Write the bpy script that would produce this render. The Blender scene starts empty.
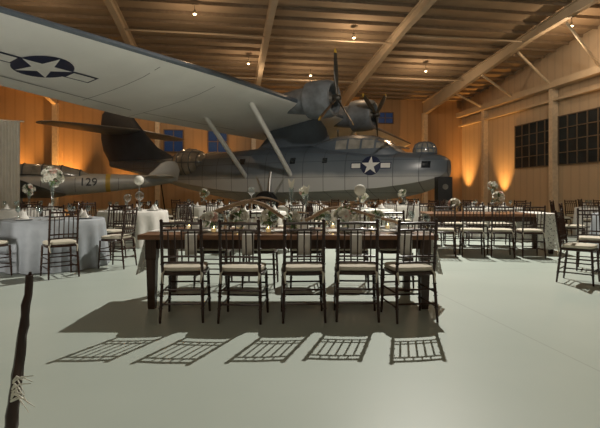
import bpy, math, random, bmesh
from mathutils import Vector, Matrix
from mathutils.bvhtree import BVHTree
random.seed(7)
S=bpy.context.scene
C=S.collection
pi=math.pi
S.view_settings.view_transform='Standard'

# ---------------------------------------------------------------- materials
def nodes(name):
    m=bpy.data.materials.new(name); m.use_nodes=True
    nt=m.node_tree; return m,nt,nt.nodes['Principled BSDF']
def mat(name,col,rough=.5,metal=0,var=.12,scale=6,bump=0,emit=None,es=0,spec=.5,coat=0):
    m,nt,p=nodes(name)
    n=nt.nodes.new('ShaderNodeTexNoise'); n.inputs['Scale'].default_value=scale; n.inputs['Detail'].default_value=4
    tc=nt.nodes.new('ShaderNodeTexCoord'); nt.links.new(tc.outputs['Object'],n.inputs['Vector'])
    r=nt.nodes.new('ShaderNodeValToRGB')
    r.color_ramp.elements[0].position=.3; r.color_ramp.elements[1].position=.7
    r.color_ramp.elements[0].color=(*[c*(1-var) for c in col],1)
    r.color_ramp.elements[1].color=(*[min(1,c*(1+var)) for c in col],1)
    nt.links.new(n.outputs['Fac'],r.inputs['Fac']); nt.links.new(r.outputs['Color'],p.inputs['Base Color'])
    p.inputs['Roughness'].default_value=rough; p.inputs['Metallic'].default_value=metal
    p.inputs['Specular IOR Level'].default_value=spec; p.inputs['Coat Weight'].default_value=coat
    if bump:
        b=nt.nodes.new('ShaderNodeBump'); b.inputs['Strength'].default_value=bump; b.inputs['Distance'].default_value=.02
        nt.links.new(n.outputs['Fac'],b.inputs['Height']); nt.links.new(b.outputs['Normal'],p.inputs['Normal'])
    if emit:
        p.inputs['Emission Color'].default_value=(*emit,1); p.inputs['Emission Strength'].default_value=es
    return m
def mth(nt,op,a,b=None):
    n=nt.nodes.new('ShaderNodeMath'); n.operation=op
    for i,x in enumerate((a,b)):
        if x is None: continue
        if isinstance(x,(int,float)): n.inputs[i].default_value=x
        else: nt.links.new(x,n.inputs[i])
    return n.outputs[0]
def corrugated(name,col,axis,period=.3,dark=.9):
    m,nt,p=nodes(name)
    tc=nt.nodes.new('ShaderNodeTexCoord'); sp=nt.nodes.new('ShaderNodeSeparateXYZ')
    nt.links.new(tc.outputs['Object'],sp.inputs[0])
    s=mth(nt,'SINE',mth(nt,'MULTIPLY',sp.outputs[axis],2*pi/period))
    f=mth(nt,'GREATER_THAN',s,.8)
    mx=nt.nodes.new('ShaderNodeMix'); mx.data_type='RGBA'
    mx.inputs['A'].default_value=(*col,1); mx.inputs['B'].default_value=(*[c*dark for c in col],1)
    nt.links.new(f,mx.inputs['Factor']); nt.links.new(mx.outputs['Result'],p.inputs['Base Color'])
    b=nt.nodes.new('ShaderNodeBump'); b.inputs['Strength'].default_value=.15; b.inputs['Distance'].default_value=.03
    nt.links.new(s,b.inputs['Height']); nt.links.new(b.outputs['Normal'],p.inputs['Normal'])
    p.inputs['Roughness'].default_value=.6
    return m
def wood(name,col,rough=.35,sc=(1,12,12),plank=None,coat=.2):
    m,nt,p=nodes(name)
    tc=nt.nodes.new('ShaderNodeTexCoord'); mp=nt.nodes.new('ShaderNodeMapping'); mp.inputs['Scale'].default_value=sc
    nt.links.new(tc.outputs['Object'],mp.inputs[0])
    n=nt.nodes.new('ShaderNodeTexNoise'); n.inputs['Scale'].default_value=3; n.inputs['Detail'].default_value=6
    nt.links.new(mp.outputs[0],n.inputs['Vector'])
    r=nt.nodes.new('ShaderNodeValToRGB'); r.color_ramp.elements[0].position=.3; r.color_ramp.elements[1].position=.75
    r.color_ramp.elements[0].color=(*[c*.6 for c in col],1); r.color_ramp.elements[1].color=(*[min(1,c*1.35) for c in col],1)
    nt.links.new(n.outputs['Fac'],r.inputs['Fac'])
    out=r.outputs['Color']
    if plank:
        sp=nt.nodes.new('ShaderNodeSeparateXYZ'); nt.links.new(tc.outputs['Object'],sp.inputs[0])
        g=mth(nt,'LESS_THAN',mth(nt,'MODULO',mth(nt,'ADD',sp.outputs[1],10),plank),.008)
        mx=nt.nodes.new('ShaderNodeMix'); mx.data_type='RGBA'; nt.links.new(g,mx.inputs['Factor'])
        nt.links.new(out,mx.inputs['A']); mx.inputs['B'].default_value=(.01,.007,.005,1); out=mx.outputs['Result']
    nt.links.new(out,p.inputs['Base Color']); p.inputs['Roughness'].default_value=rough; p.inputs['Coat Weight'].default_value=coat
    p.inputs['Specular IOR Level'].default_value=.3
    return m
def glassm(name,tint=(.9,.95,.95),amt=.25):
    m,nt,p=nodes(name)
    nt.nodes.remove(p); out=nt.nodes['Material Output']
    t=nt.nodes.new('ShaderNodeBsdfTransparent'); t.inputs[0].default_value=(*tint,1)
    g=nt.nodes.new('ShaderNodeBsdfGlossy'); g.inputs['Roughness'].default_value=.08
    lw=nt.nodes.new('ShaderNodeLayerWeight'); lw.inputs[0].default_value=.35
    a=mth(nt,'ADD',mth(nt,'MULTIPLY',lw.outputs['Facing'],.6),amt*.3)
    mx=nt.nodes.new('ShaderNodeMixShader'); nt.links.new(a,mx.inputs[0]); nt.links.new(t.outputs[0],mx.inputs[1]); nt.links.new(g.outputs[0],mx.inputs[2])
    nt.links.new(mx.outputs[0],out.inputs[0]); return m
def lacem(name):
    m,nt,p=nodes(name); out=nt.nodes['Material Output']
    p.inputs['Base Color'].default_value=(.8,.77,.7,1); p.inputs['Roughness'].default_value=.9
    tc=nt.nodes.new('ShaderNodeTexCoord')
    v=nt.nodes.new('ShaderNodeTexVoronoi'); v.inputs['Scale'].default_value=30; nt.links.new(tc.outputs['Object'],v.inputs['Vector'])
    h=mth(nt,'LESS_THAN',v.outputs['Distance'],.27)
    t=nt.nodes.new('ShaderNodeBsdfTransparent'); mx=nt.nodes.new('ShaderNodeMixShader')
    nt.links.new(h,mx.inputs[0]); nt.links.new(p.outputs[0],mx.inputs[1]); nt.links.new(t.outputs[0],mx.inputs[2]); nt.links.new(mx.outputs[0],out.inputs[0])
    return m
def floorm():
    m,nt,p=nodes('polished_concrete')
    tc=nt.nodes.new('ShaderNodeTexCoord'); sp=nt.nodes.new('ShaderNodeSeparateXYZ'); nt.links.new(tc.outputs['Object'],sp.inputs[0])
    n=nt.nodes.new('ShaderNodeTexNoise'); n.inputs['Scale'].default_value=.5; n.inputs['Detail'].default_value=8; nt.links.new(tc.outputs['Object'],n.inputs['Vector'])
    r=nt.nodes.new('ShaderNodeValToRGB'); r.color_ramp.elements[0].position=.3; r.color_ramp.elements[1].position=.7
    r.color_ramp.elements[0].color=(.445,.505,.445,1); r.color_ramp.elements[1].color=(.515,.57,.51,1)
    nt.links.new(n.outputs['Fac'],r.inputs[0])
    a=mth(nt,'LESS_THAN',mth(nt,'MODULO',mth(nt,'ADD',sp.outputs[0],65-2.45),6.5),.014)
    b=mth(nt,'LESS_THAN',mth(nt,'MODULO',mth(nt,'ADD',sp.outputs[1],64.9),6.5),.014)
    g=mth(nt,'MULTIPLY',mth(nt,'MAXIMUM',a,b),.3)
    mx=nt.nodes.new('ShaderNodeMix'); mx.data_type='RGBA'; nt.links.new(g,mx.inputs['Factor']); nt.links.new(r.outputs[0],mx.inputs['A']); mx.inputs['B'].default_value=(.2,.22,.19,1)
    nt.links.new(mx.outputs['Result'],p.inputs['Base Color']); p.inputs['Roughness'].default_value=.4; p.inputs['Specular IOR Level'].default_value=.18
    return m
def hullm():
    m,nt,p=nodes('sea_blue_over_grey_paint')
    tc=nt.nodes.new('ShaderNodeTexCoord'); sp=nt.nodes.new('ShaderNodeSeparateXYZ'); nt.links.new(tc.outputs['Object'],sp.inputs[0])
    n=nt.nodes.new('ShaderNodeTexNoise'); n.inputs['Scale'].default_value=1.2; n.inputs['Detail'].default_value=5; nt.links.new(tc.outputs['Object'],n.inputs['Vector'])
    z=mth(nt,'ADD',sp.outputs[2],mth(nt,'MULTIPLY',n.outputs['Fac'],.2))
    r=nt.nodes.new('ShaderNodeValToRGB'); e=r.color_ramp.elements
    e[0].position=.355; e[0].color=(.55,.56,.55,1); e[1].position=.56; e[1].color=(.085,.11,.14,1)
    k=e.new(.41); k.color=(.17,.20,.23,1)
    nt.links.new(mth(nt,'DIVIDE',z,5.0),r.inputs[0])
    g=mth(nt,'LESS_THAN',mth(nt,'MODULO',mth(nt,'ADD',sp.outputs[0],40),.9),.03)
    g2=mth(nt,'LESS_THAN',mth(nt,'MODULO',mth(nt,'ADD',sp.outputs[2],.12),.62),.02)
    mx=nt.nodes.new('ShaderNodeMix'); mx.data_type='RGBA'; nt.links.new(mth(nt,'MULTIPLY',mth(nt,'MAXIMUM',g,g2),.6),mx.inputs['Factor']); nt.links.new(r.outputs[0],mx.inputs['A']); mx.inputs['B'].default_value=(.025,.03,.035,1)
    nt.links.new(mx.outputs['Result'],p.inputs['Base Color']); p.inputs['Roughness'].default_value=.3
    return m

M_floor=floorm()
M_back=corrugated('tan_metal_siding',(.46,.32,.19),0,.6)
M_right=corrugated('cream_metal_siding',(.56,.47,.36),1,.6)
M_ceil=mat('ceiling_insulation',(.42,.335,.245),.8,var=.12,scale=.7)
M_beam=mat('painted_steel_beam',(.58,.50,.39),.55,var=.06,scale=2)
M_purlin=mat('purlin_steel',(.30,.24,.18),.6)
M_col=mat('cream_painted_column',(.70,.62,.50),.5)
M_chair=wood('mahogany_stain',(.042,.016,.009),.3,(10,10,2),coat=.3)
M_cush=mat('ivory_cushion_fabric',(.66,.60,.48),.85,var=.05,scale=20,bump=.2)
M_table=wood('walnut_planks',(.25,.125,.065),.4,(1.2,14,10),plank=.2)
M_tleg=wood('walnut_leg',(.06,.028,.014),.4,(10,10,1))
M_lin=mat('white_linen',(.75,.72,.66),.9,var=.05,scale=12,bump=.2)
M_greylin=mat('silver_grey_linen',(.34,.365,.39),.6,var=.08,scale=8,bump=.2)
M_lace=lacem('ivory_lace')
M_glass=glassm('clear_glass')
M_plate=mat('white_porcelain',(.75,.75,.72),.2,var=.02)
M_drift=wood('driftwood_grain',(.34,.225,.135),.8,(3,12,12),coat=0)
M_green=mat('leaf_green',(.14,.21,.07),.6,var=.4,scale=15)
M_white=mat('white_petal',(.85,.82,.72),.7,var=.05)
M_pink=mat('blush_petal',(.72,.5,.42),.7,var=.15)
M_candle=mat('candle_wax',(.9,.8,.6),.5,emit=(1,.55,.2),es=.4)
M_flame=mat('candle_flame',(1,.8,.4),.5,emit=(1,.6,.2),es=25)
M_hull=hullm()
M_slate=mat('slate_blue_paint',(.10,.125,.155),.38,var=.15,scale=1.5)
M_nac=mat('weathered_grey_cowling_paint',(.17,.19,.21),.42,var=.3,scale=3)
M_slateD=mat('dark_sea_blue_paint',(.05,.065,.088),.5,var=.15,scale=1.5)
M_tail=mat('faded_tailplane_paint',(.20,.22,.24),.5,var=.15,scale=1.5)
M_wingw=mat('pale_grey_underside_paint',(.76,.76,.73),.45,var=.06,scale=.8)
M_seam=mat('panel_seam',(.2,.2,.2),.6)
M_navy=mat('insignia_blue',(.012,.02,.06),.4,var=.05)
M_insw=mat('insignia_white',(.75,.75,.72),.4,var=.03)
M_black=mat('black_rubber',(.015,.015,.015),.6)
M_prop=mat('propeller_metal',(.07,.065,.055),.35,metal=.4)
M_yel=mat('yellow_tip_paint',(.6,.4,.05),.4)
M_dkglass=mat('dark_canopy_glass',(.02,.025,.03),.08,spec=.8)
M_paleglass=mat('smoky_perspex',(.30,.29,.26),.15,spec=.7,var=.3,scale=3)
M_metal=mat('brushed_metal',(.5,.5,.48),.35,metal=.9)
M_engine=mat('engine_metal',(.2,.19,.17),.4,metal=.4)
M_silver=mat('bare_aluminium',(.50,.51,.50),.4,metal=.2,var=.12,scale=2)
M_ochre=mat('yellow_band_paint',(.6,.42,.08),.4)
M_red=mat('red_spinner_paint',(.45,.05,.03),.4)
M_numb=mat('faded_number_paint',(.06,.065,.075),.5)
M_winblue=mat('dusk_window_glass',(.02,.05,.12),.3,emit=(.05,.12,.34),es=.1,spec=.2)
M_windark=mat('night_window_glass',(.022,.032,.042),.45,var=.4,scale=.8,spec=.15)
M_frame=mat('window_frame_paint',(.16,.13,.10),.6)
M_lampg=mat('lamp_bulb',(1,.8,.5),.4,emit=(1,.7,.35),es=18)
M_bladk=mat('black_plastic',(.02,.02,.02),.5)
M_drape=mat('white_drape_fabric',(.8,.74,.64),.9,var=.04)

# ---------------------------------------------------------------- builders
class B:
    def __init__(s): s.v=[];s.f=[];s.m=[]
    def add(s,v,f,mi=0):
        o=len(s.v); s.v+= [tuple(x) for x in v]; s.f+=[tuple(i+o for i in q) for q in f]; s.m+=[mi]*len(f) if not isinstance(mi,list) else mi
        return s
    def box(s,c,d,mi=0,rot=None):
        x,y,z=[a/2 for a in d]
        vs=[Vector(p) for p in ((-x,-y,-z),(x,-y,-z),(x,y,-z),(-x,y,-z),(-x,-y,z),(x,-y,z),(x,y,z),(-x,y,z))]
        if rot: vs=[rot@p for p in vs]
        return s.add([p+Vector(c) for p in vs],[(0,3,2,1),(4,5,6,7),(0,1,5,4),(1,2,6,5),(2,3,7,6),(3,0,4,7)],mi)
    def loft(s,rings,mi=0,caps=True,closed=True,mf=None):
        n=len(rings[0]); v=[p for r in rings for p in r]; f=[];m=[]
        for i in range(len(rings)-1):
            for j in range(n if closed else n-1):
                k=(j+1)%n; f.append((i*n+j,i*n+k,(i+1)*n+k,(i+1)*n+j)); m.append(mf(j) if mf else mi)
        if caps and closed:
            f.append(tuple(range(n))); m.append(mi); e=(len(rings)-1)*n; f.append(tuple(range(e,e+n))); m.append(mi)
        return s.add(v,f,m)
    def tube(s,pts,rad,n=8,mi=0,sx=1):
        pts=[Vector(p) for p in pts]
        if not isinstance(rad,(list,tuple)): rad=[rad]*len(pts)
        rings=[];pu=None
        for i,p in enumerate(pts):
            t=(pts[min(i+1,len(pts)-1)]-pts[max(i-1,0)]).normalized()
            if pu is None:
                ref=Vector((0,0,1)) if abs(t.z)<.9 else Vector((1,0,0)); u=t.cross(ref).normalized()
            else: u=(pu-t*pu.dot(t)).normalized()
            pu=u; w=t.cross(u)
            rings.append([p+(u*math.cos(2*pi*k/n)*sx+w*math.sin(2*pi*k/n))*rad[i] for k in range(n)])
        return s.loft(rings,mi)
    def lathe(s,prof,n=24,c=(0,0,0),mi=0,axis='z',caps=True):
        rings=[]
        for r,z in prof:
            R=[]
            for k in range(n):
                a=2*pi*k/n
                if axis=='z': q=(r*math.cos(a),r*math.sin(a),z)
                elif axis=='x': q=(z,r*math.cos(a),r*math.sin(a))
                else: q=(r*math.cos(a),z,r*math.sin(a))
                R.append(Vector(q)+Vector(c))
            rings.append(R)
        return s.loft(rings,mi,caps=caps)
    def ball(s,c,r,n=12,m=8,mi=0):
        if not isinstance(r,(tuple,list)): r=(r,r,r)
        rings=[]
        for i in range(m+1):
            a=-pi/2+pi*i/m; ca=max(math.cos(a),.02)
            rings.append([(c[0]+r[0]*ca*math.cos(2*pi*k/n),c[1]+r[1]*ca*math.sin(2*pi*k/n),c[2]+r[2]*math.sin(a)) for k in range(n)])
        return s.loft(rings,mi)
    def bvh(s): return BVHTree.FromPolygons([Vector(p) for p in s.v],s.f)
def obj(name,b,mats,parent=None,smooth=True,ang=40,loc=(0,0,0),rz=0,recalc=True):
    me=bpy.data.meshes.new(name); me.from_pydata([tuple(p) for p in b.v],[],b.f)
    for m in (mats if isinstance(mats,(list,tuple)) else [mats]): me.materials.append(m)
    for p,mi in zip(me.polygons,b.m): p.material_index=mi
    if recalc:
        bm=bmesh.new(); bm.from_mesh(me); bmesh.ops.recalc_face_normals(bm,faces=bm.faces); bm.to_mesh(me); bm.free()
    if smooth:
        for p in me.polygons: p.use_smooth=True
        try: me.set_sharp_from_angle(angle=math.radians(ang))
        except Exception: pass
    o=bpy.data.objects.new(name,me); C.objects.link(o); o.location=loc; o.rotation_euler=(0,0,rz)
    if parent: o.parent=parent
    return o
def tag(o,label,cat,group=None,kind=None):
    o['label']=label; o['category']=cat
    if group: o['group']=group
    if kind: o['kind']=kind
    return o
def empty(name,loc,rz,label,cat,group=None):
    e=bpy.data.objects.new(name,None); e.empty_display_size=.2; C.objects.link(e); e.location=loc; e.rotation_euler=(0,0,rz)
    return tag(e,label,cat,group)
def dup(o,loc,rz=None,label=None,group=None,parent=None):
    n=o.copy(); C.objects.link(n)
    if parent: n.parent=parent
    elif loc is not None:
        n.location=loc
        if rz is not None: n.rotation_euler=(0,0,rz)
    if label: n['label']=label
    if group: n['group']=group
    for c in o.children: dup(c,None,parent=n)
    return n
def struct(o,label='',cat='structure'):
    o['kind']='structure'
    if label: o['label']=label; o['category']=cat
    return o

# ---------------------------------------------------------------- room (rotated 9 degrees)
A9=math.radians(9)
def W(s,r,z=0): return Vector((s*math.cos(A9)-r*math.sin(A9), s*math.sin(A9)+r*math.cos(A9), z))
SL,SR,RB,RF=-17.0,17.7,33.1,-9.0
def zc(r): return 8.0+(33.1-r)*.088 if r>8 else 8.0+25.1*.088-(8-r)*.088
struct(obj('floor',B().box(((SL+SR)/2,(RB+RF)/2,-.1),(SR-SL+.4,RB-RF+.4,.2)),M_floor,rz=A9,smooth=False),'pale grey-green polished concrete hangar floor','floor')
struct(obj('wall_back',B().box(((SL+SR)/2,RB+.1,4),(SR-SL+.4,.2,8)),M_back,rz=A9,smooth=False),'amber-lit corrugated metal wall','wall')
def gable(s0,s1):
    b=B(); pr=[(RF,0),(RB,0),(RB,zc(RB)),(8,zc(8)),(RF,zc(RF))]
    b.loft([[(s0,y,z) for y,z in pr],[(s1,y,z) for y,z in pr]]); return b
struct(obj('wall_right',gable(SR,SR+.2),M_right,rz=A9,smooth=False),'cream corrugated metal side wall','wall')
struct(obj('wall_left',gable(SL-.2,SL),M_right,rz=A9,smooth=False),'cream corrugated metal side wall','wall')
b=B()
pr=[(RF,zc(RF)),(8,zc(8)),(RB+.2,zc(RB)),(RB+.2,zc(RB)+.15),(8,zc(8)+.15),(RF,zc(RF)+.15)]
b.loft([[(SL,y,z) for y,z in pr],[(SR,y,z) for y,z in pr]])
r=RF+.5
while r<RB:
    b.box(((SL+SR)/2,r,zc(r)-.07),(SR-SL,.05,.14),1); r+=.95
struct(obj('ceiling',b,[M_ceil,M_purlin],rz=A9,smooth=False),'brown insulated hangar ceiling with steel purlins','ceiling')
tn=0
def trim(b,m,label):
    global tn
    tn+=1; return struct(obj('trim_%d'%tn,b,m,rz=A9,smooth=False),label,'beam')
for s in (-11.1,-4.6,1.9,8.1,14.6):
    b=B()
    for (r0,r1) in ((RF,8),(8,RB)):
        def sec(r,dep):
            z=zc(r)-.14
            return [(s-.13,r,z),(s+.13,r,z),(s+.13,r,z-.04),(s+.02,r,z-.04),(s+.02,r,z-dep),(s+.13,r,z-dep),(s+.13,r,z-dep-.04),(s-.13,r,z-dep-.04),(s-.13,r,z-dep),(s-.02,r,z-dep),(s-.02,r,z-.04),(s-.13,r,z-.04)]
        d0=.7 if r0==8 else .5; d1=1.0 if r1>30 else .7
        mid=(r0+r1)/2
        b.loft([sec(r0,d0),sec(mid,.4),sec(r1,d1)])
    trim(b,M_beam,'tapered steel roof beam')
    b=B(); b.box((s,RB-.25,3.5),(.3,.4,7.0)); trim(b,M_col,'cream steel wall column')
for r in (29.6,22.8,15.9):
    trim(B().box((SR-.2,r,3.4),(.35,.3,6.8)),M_col,'cream steel wall column')
trim(B().box((SR-.3,12,6.9),(.5,42,.35)),M_beam,'steel header beam along side wall')
trim(B().box((SR-.2,12,6.1),(.3,42,.12)),M_beam,'steel girt along side wall')
for r in (29.6,26.2,22.8,19.4,15.9):
    b=B(); b.tube([(SR-.3,r,6.9),(14.6,r-1.2,zc(r)-.7)],.07,6); trim(b,M_col,'diagonal steel roof brace')
for r in (27,21,15):
    trim(B().tube([(8.1,r,zc(r)-.5),(14.6,r,zc(r)-.5)],.045,6),M_beam,'thin steel tie rod between roof beams')
for r in (28,22):
    trim(B().tube([(1.9,r,zc(r)-.5),(8.1,r,zc(r)-.5)],.045,6),M_beam,'thin steel tie rod between roof beams')
    trim(B().tube([(-4.6,r,zc(r)-.5),(1.9,r,zc(r)-.5)],.045,6),M_beam,'thin steel tie rod between roof beams')
wn=0
def window(cx,cy,cz,w,h,nx,ny,axis,gm,label,t=.06):
    global wn; wn+=1
    b=B()
    def bx(u,z,du,dz,dep,mi):
        if axis=='x': b.box((cx+u,cy-dep/2,cz+z),(du,dep,dz),mi)
        else: b.box((cx-dep/2,cy+u,cz+z),(dep,du,dz),mi)
    bx(0,0,w,h,.03,1)
    for i in range(nx+1): bx(-w/2+w*i/nx,0,t,h+t,.09,0)
    for i in range(ny+1): bx(0,-h/2+h*i/ny,w,t,.08,0)
    struct(obj('window_%d'%wn,b,[M_frame,gm],rz=A9,smooth=False),label,'window')
def backs(px):
    x=(px-300)/467; Y=33.1/(.988-.156*x); return x*Y*math.cos(A9)+Y*math.sin(A9)
for px0,px1,z0,z1 in ((164,183,3.9,5.4),(208,227,3.9,5.4),(377,393,6.2,7.0)):
    a,c=backs(px0),backs(px1); window((a+c)/2,RB,(z0+z1)/2,c-a,z1-z0,2,2,'x',M_winblue,'dusk blue window high in the metal wall')
window(SR,24.7,3.9,3.4,2.6,5,4,'y',M_windark,'large dark multi-pane hangar window',.045)
window(SR,20.9,3.9,3.4,2.6,5,4,'y',M_windark,'large dark multi-pane hangar window',.045)

# ---------------------------------------------------------------- lights
def light(kind,name,loc,col,e,target=None,size=.1,spot=60,blend=.5):
    l=bpy.data.lights.new(name,kind); l.energy=e; l.color=col
    if kind=='AREA': l.size=size
    else: l.shadow_soft_size=size
    if kind=='SPOT': l.spot_size=math.radians(spot); l.spot_blend=blend
    o=bpy.data.objects.new(name,l); C.objects.link(o); o.location=loc
    if target is not None: o.rotation_euler=(Vector(target)-Vector(loc)).to_track_quat('-Z','Y').to_euler()
    return o
light('SPOT','key_light',(3.25,12.8,9.35),(1,.955,.87),6000,(1,6.6,0),.05,108,.9)
light('AREA','fill_light',(-1,-3,6.5),(1,.88,.72),85,(0,9,1.2),4)
light('SPOT','wing_fill_light',(-4.5,3.5,.3),(1,.95,.87),330,(-5,11.5,4.5),.3,95,.9)  # low lamp added out of view to brighten the wing underside
light('SPOT','plane_fill_light',(3.5,3,8.6),(1,.9,.78),2500,(2.2,19,2.6),.3,44,.9)  # spot added out of view to lighten the flying boat
light('SPOT','side_wall_fill_light',(8,12,8.6),(1,.84,.64),900,(17,23,3.5),.3,75,.9)  # extra spot added above the frame to make the side wall paler
ub=B(); ub.lathe([(.09,.0),(.11,.02),(.11,.2),(.09,.22),(.085,.2)],16)
ul=None
amber=(1,.43,.10)
ups=[(backs(15),RB-.9,2300),(backs(65),RB-.9,2500),(backs(125),RB-1,500),(-1.0,RB-1,1000),(4.8,RB-1,600),(10.4,RB-1,1000),(13.0,RB-1,700),(SR-1.2,RB-1.0,1400),(SR-.9,27.6,900),(SR-.9,18.6,450)]
for i,(s,r,e) in enumerate(ups):
    p=W(s,r)
    if ul is None:
        ul=empty('uplight',p,0,'small black amber uplight on the floor by the wall','lamp','wall uplights')
        obj('lamp_body',ub,M_bladk,ul); obj('lamp_lens',B().lathe([(.08,.205),(.08,.21)],16),M_lampg,ul)
    else: dup(ul,p)
    q=W(s+(.9 if s>SR-2 else 0),r+(.9 if s<SR-2 else 0),3.5)
    light('SPOT','amber_uplight_beam',p+Vector((0,0,.26)),amber,e,q,.06,60,.95)
lamp=None
for s,r in ((-1.3,20),(-7.5,19),(1.2,25.5),(11.4,25.5),(6,21.5),(15.5,19),(-10,26),(4.9,27),(-4,30),(-7,14)):
    p=W(s,r,zc(r)-.2-.35)
    if lamp is None:
        lamp=empty('ceiling_lamp',p,0,'small round warehouse lamp hanging from the hangar ceiling','lamp','hangar ceiling lamps')
        obj('lamp_shade',B().lathe([(.04,.16),(.06,.14),(.11,.03),(.115,.0),(.105,.0),(.05,.13)],20),M_metal,lamp)
        obj('bulb',B().ball((0,0,.01),.055),M_lampg,lamp)
        obj('hanging_rod',B().tube([(0,0,.15),(0,0,.38)],.012,6),M_black,lamp)
    else: dup(lamp,p)
    light('POINT','bay_lamp_light',p+Vector((0,0,-.9)),(1,.68,.40),65 if s<5 else 115,size=.05)
w=bpy.data.worlds.new('World'); S.world=w; w.use_nodes=True
w.node_tree.nodes['Background'].inputs[0].default_value=(.8,.75,.66,1); w.node_tree.nodes['Background'].inputs[1].default_value=.055

# ---------------------------------------------------------------- chair
def turned(b,p0,p1,r,rings):
    p0=Vector(p0);p1=Vector(p1); pts=[p0];rd=[r*.75]
    for t in rings:
        for dt,k in ((-.012,1),(-.006,1.45),(.006,1.45),(.012,1)):
            pts.append(p0.lerp(p1,t+dt)); rd.append(r*k)
    pts.append(p1); rd.append(r); return b.tube(pts,rd,8)
def sup(a,n=4):
    c,s=math.cos(a),math.sin(a); return (math.copysign(abs(c)**(2/n),c),math.copysign(abs(s)**(2/n),s))
def make_chair(loc,rz,label,group):
    e=empty('chiavari_chair',loc,rz,label,'chair',group)
    for x in (-.185,.185):
        b=B(); turned(b,(x*1.08,.195,0),(x,.175,.435),.0145,(.3,.55,.8)); obj('leg',b,M_chair,e)
        b=B(); turned(b,(x*1.04,-.225,0),(x*.97,-.175,.435),.0145,(.3,.55,.8)); obj('leg',b,M_chair,e)
    b=B(); rings=[]
    for z,k in ((.425,.96),(.43,1),(.452,1),(.457,.96)):
        rings.append([(sup(2*pi*i/32)[0]*.208*k,sup(2*pi*i/32)[1]*.2*k,z) for i in range(32)])
    b.loft(rings); obj('seat',b,M_chair,e)
    b=B(); rings=[]
    for z,k in ((.458,.9),(.463,.97),(.48,1),(.497,.97),(.503,.85),(.506,.5)):
        rings.append([(sup(2*pi*i/32,5)[0]*.2*k,sup(2*pi*i/32,5)[1]*.185*k+.01,z) for i in range(32)])
    b.loft(rings)
    for x in (-.17,.17): b.tube([(x,-.165,.47),(x*1.05,-.2,.44),(x*1.0,-.215,.36)],[.012,.011,.006],6)
    obj('cushion',b,M_cush,e)
    b=B()
    def by(z): return -.178-(z-.44)*.13
    for x in (-.18,.18): turned(b,(x,by(.435),.435),(x*.98,by(.925),.925),.0145,(.2,.5,.75)); b.ball((x*.98,by(.93),.93),.017,8,6)
    for z,r in ((.905,.013),(.845,.010),(.60,.010),(.545,.010)):
        b.tube([(-.178,by(z),z),(0,by(z)-.006,z+.004),(.178,by(z),z)],r,8)
    for i in range(5):
        x=-.12+.06*i; b.tube([(x,by(.545),.545),(x,by(.845),.845)],.0075,6)
    for i in range(4):
        x=-.09+.06*i; b.tube([(x,by(.845),.845),(x,by(.905),.905)],.006,6)
    obj('backrest',b,M_chair,e)
    b=B()
    for z in (.14,.27):
        for x in (-.192,.192): b.tube([(x,-.205,z),(x,.185,z)],.009,6)
    for z in (.17,.30):
        b.tube([(-.192,.185,z),(.192,.185,z)],.009,6); b.tube([(-.188,-.205,z),(.188,-.205,z)],.009,6)
    obj('stretcher',b,M_chair,e)
    return e
LC='dark mahogany chiavari chair, ivory cushion, '
G1='chairs at the long wooden table'
chair=make_chair((-1.09,4.46,0),.06,LC+'tucked at the long table',G1)
for px,rz,yy in ((242,-.07,4.43),(303,.05,4.46),(358,-.05,4.49),(412,.15,4.46)):
    dup(chair,((px-300)*(yy-.15)/467+.0,yy,0),rz)
for i,x in enumerate((-1.1,-.5,.08,.66,1.2)):
    dup(chair,(x,5.95,0),pi+random.uniform(-.1,.1),LC+'across the long table')

# ---------------------------------------------------------------- long tables
def long_table(L,Wd,loc,rz,label):
    e=empty('farm_table',loc,rz,label,'table')
    b=B(); b.box((0,0,.735),(L,Wd,.05)); o=obj('tabletop',b,M_table,e,smooth=False)
    md=o.modifiers.new('bevel','BEVEL'); md.width=.006; md.segments=2
    b=B()
    for y in (-Wd/2+.1,Wd/2-.1): b.box((0,y,.66),(L-.3,.03,.1))
    for x in (-L/2+.12,L/2-.12): b.box((x,0,.66),(.03,Wd-.25,.1))
    obj('apron',b,M_tleg,e,smooth=False)
    for x in (-L/2+.12,L/2-.12):
        for y in (-Wd/2+.1,Wd/2-.1):
            b=B(); rings=[]
            for z,h in ((0,.032),(.03,.036),(.5,.048),(.52,.055),(.71,.055)):
                rings.append([(x+h*a,y+h*c,z) for a,c in ((-1,-1),(1,-1),(1,1),(-1,1))])
            b.loft(rings); obj('leg',b,M_tleg,e,smooth=False)
    return e
TY=5.17
long_table(3.02,1.0,(-.12,TY,0),0,'long dark walnut plank farm table with driftwood centrepiece')
T2=(3.75,9.45); L2=2.44
R6=math.radians(-6)
long_table(L2,1.0,(*T2,0),R6,'second long dark wooden table with lace runner')
def runner(L,w,drop,loc,rz,label,fl=.10,zt=.767):
    b=B(); R=[]
    prof=[(-L/2-fl,.762-drop),(-L/2-fl*.6,.762-drop*.5),(-L/2-.02,.735),(-L/2-.004,zt),(0,zt),(L/2+.004,zt),(L/2+.02,.735),(L/2+fl*.6,.762-drop*.5),(L/2+fl,.762-drop)]
    n=14
    for x,z in prof:
        row=[]
        for j in range(n+1):
            y=-w/2+w*j/n; wob=(.02*math.sin(j*1.7) if z<.6 else 0)
            row.append((x+wob,y,z))
        R.append(row)
    b.loft(R,caps=False,closed=False)
    return tag(obj('table_runner',b,M_lace,loc=loc,rz=rz,recalc=False),label,'table runner')
runner(3.02,.34,.46,(-.12,TY,0),0,'ivory lace runner draped over the long table',.13)
G2='chairs at the second wooden table'
def T2w(x,y): return (T2[0]+x*math.cos(R6)-y*math.sin(R6),T2[1]+x*math.sin(R6)+y*math.cos(R6),0)
runner(1.0,.42,.66,T2w(1.0,0),R6+pi/2,'narrow ivory lace runner hanging over a wooden table edge',.08)
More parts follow.
